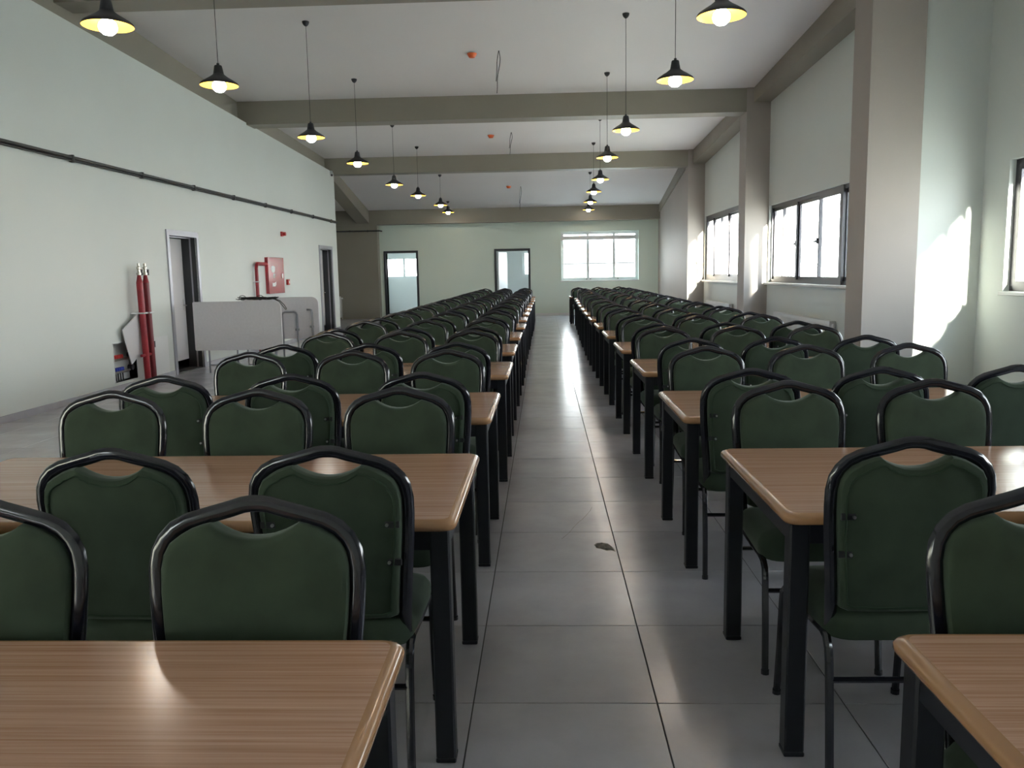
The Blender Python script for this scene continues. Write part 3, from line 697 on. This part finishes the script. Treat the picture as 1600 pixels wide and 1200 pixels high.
# ------------------------------------------------------------------ folding tables stored by the left wall
def folding_table(x, y, z0, L, H, rz, lab, mirror=1):
    t = thing('folding_table', lab, 'table', (x, y, 0), rz, 'folding tables stored by the left wall')
    pts = []
    for cx_, cz_, a0, r in ((L-.12, z0+H-.12, 0, .12), (.02, z0+H-.02, PI/2, .02), (.02, z0+.02, PI, .02), (L-.02, z0+.02, 1.5*PI, .02)):
        for k in range(6): a = a0+PI/2*k/5; pts.append((cx_+r*math.cos(a), cz_+r*math.sin(a)))
    MB().prism(pts, 'y', 0, .03).obj('tabletop', 'greytop', t)
    B(.06, L-.06, .03*1, .05, z0+.06, z0+.09).box(.06, L-.06, .03, .05, z0+H-.09, z0+H-.06).obj('rim', 'steel', t)
    return t
def leg_u(t, x0, x1, z0, z1, y, nm='leg_frame', r=.014):
    MB().tube([(x0, y, z0), (x0, y, z1-.05), (x0+.015, y, z1-.015), (x0+.05, y, z1), (x1-.05, y, z1), (x1-.015, y, z1-.015), (x1, y, z1-.05), (x1, y, z0)], r, n=8).obj(nm, 'steel', t)
t = folding_table(-5.33, 12.42, .35, 1.34, .74, math.radians(1.5), 'light grey folding table on its side, in front of the side door')
leg_u(t, .18, .62, .0, .42, .075); leg_u(t, .78, 1.20, .0, .42, .075)
MB().tube([(.18, .075, .12), (.62, .075, .12)], .011, n=6).tube([(.78, .075, .12), (1.20, .075, .12)], .011, n=6).obj('brace', 'steel', t)
t = folding_table(-5.30, 14.45, .36, 1.34, .73, 0, 'light grey folding table showing its folded leg frames, behind the front one')
leg_u(t, .70, .96, .0, .83, -.03, r=.017); leg_u(t, .30, .56, .0, .83, -.03, r=.017)
MB().tube([(1.14, -.03, .87), (1.18, -.03, .872), (1.22, -.03, .86), (1.225, -.03, .81), (1.23, -.03, .0)], .02, n=8).obj('leg', 'steel', t)
MB().bbox(1.18, 1.25, -.04, -.01, .55, .59, .004).bbox(.92, .99, -.04, -.01, .50, .54, .004).obj('lock_plate', 'steel', t)
# cable bundle lying on the folding tables
t = thing('cable_bundle', 'tangle of black cables lying on top of the grey folding table', 'cable', (-4.55, 12.46, 1.095))
random.seed(5)
for i in range(9):
    p = []; x0, x1 = random.uniform(-.12, .05), random.uniform(.35, .55); ph = random.uniform(0, 6)
    for j in range(26):
        f_ = j/25; p.append((x0+(x1-x0)*(.5-.5*math.cos(f_*PI*2)), .03*math.sin(f_*9+ph), .012+.022*abs(math.sin(f_*7+ph))+.004*i*.6))
    MB().tube(p, .006, n=6, up=(0,0,1)).obj('cable', 'wire', t)
p = [(.35, -.02, .03), (.45, -.03, .035), (.56, -.03, -.005), (.62, -.02, -.07), (.655, -.02, -.13), (.645, -.02, -.145), (.60, -.02, -.09), (.55, -.02, -.02), (.47, -.02, .02)]
MB().tube(p, .006, n=6, up=(0,1,0)).obj('cable', 'wire', t)
for cx_ in (-.02, .25): MB().tube([(cx_+.05*math.cos(a*PI/8), 0, .045+.035*math.sin(a*PI/8)) for a in range(16)], .005, n=5, closed=True).obj('cable', 'wire', t)

# ------------------------------------------------------------------ radiators
def radiator(x, y0, y1, z0, z1, lab, rz=0, name='radiator'):
    t = thing(name, lab, 'radiator', (x, y0, z0), rz); L = y1-y0; H = z1-z0
    MB().bbox(-.10, -.08, 0, L, 0, H, .006).obj('front_panel', 'white', t)
    MB().bbox(-.03, -.012, 0, L, 0, H, .006).obj('rear_panel', 'white', t)
    g_ = MB().box(-.10, -.012, .0, .006, 0, H).box(-.10, -.012, L-.006, L, 0, H); g_.box(-.10, -.012, 0, L, H-.004, H+.002).obj('grille', 'white', t)
    fr = MB(); n_ = int(L/.07)
    for i in range(n_): fr.box(-.106, -.10, .03+i*.07, .055+i*.07, .05, H-.05)
    fr.obj('ribs', 'white', t, kind='stuff')
    MB().tube([(-.055, -.02, H-.06), (-.055, -.075, H-.06)], .024, n=12, up=(0,0,1)).tube([(-.055, -.03, H-.06), (-.055, -.03, -z0+.001)], .008, n=6).obj('valve_knob', 'whiteplastic', t)
    MB().bbox(-.06, .0, .1, .13, .1, H-.1, .003).bbox(-.06, .0, L-.13, L-.1, .1, H-.1, .003).obj('bracket', 'screw', t)
radiator(4.21, 12.15, 15.1, .14, .66, 'white panel radiator under the nearer window, behind the right chairs')
radiator(4.21, 18.7, 21.4, .14, .66, 'white panel radiator under the farther right window')
radiator(-6.80, 27.66, 28.9, .06, .76, 'narrow white radiator in the alcove beyond the left wall', rz=PI/2)
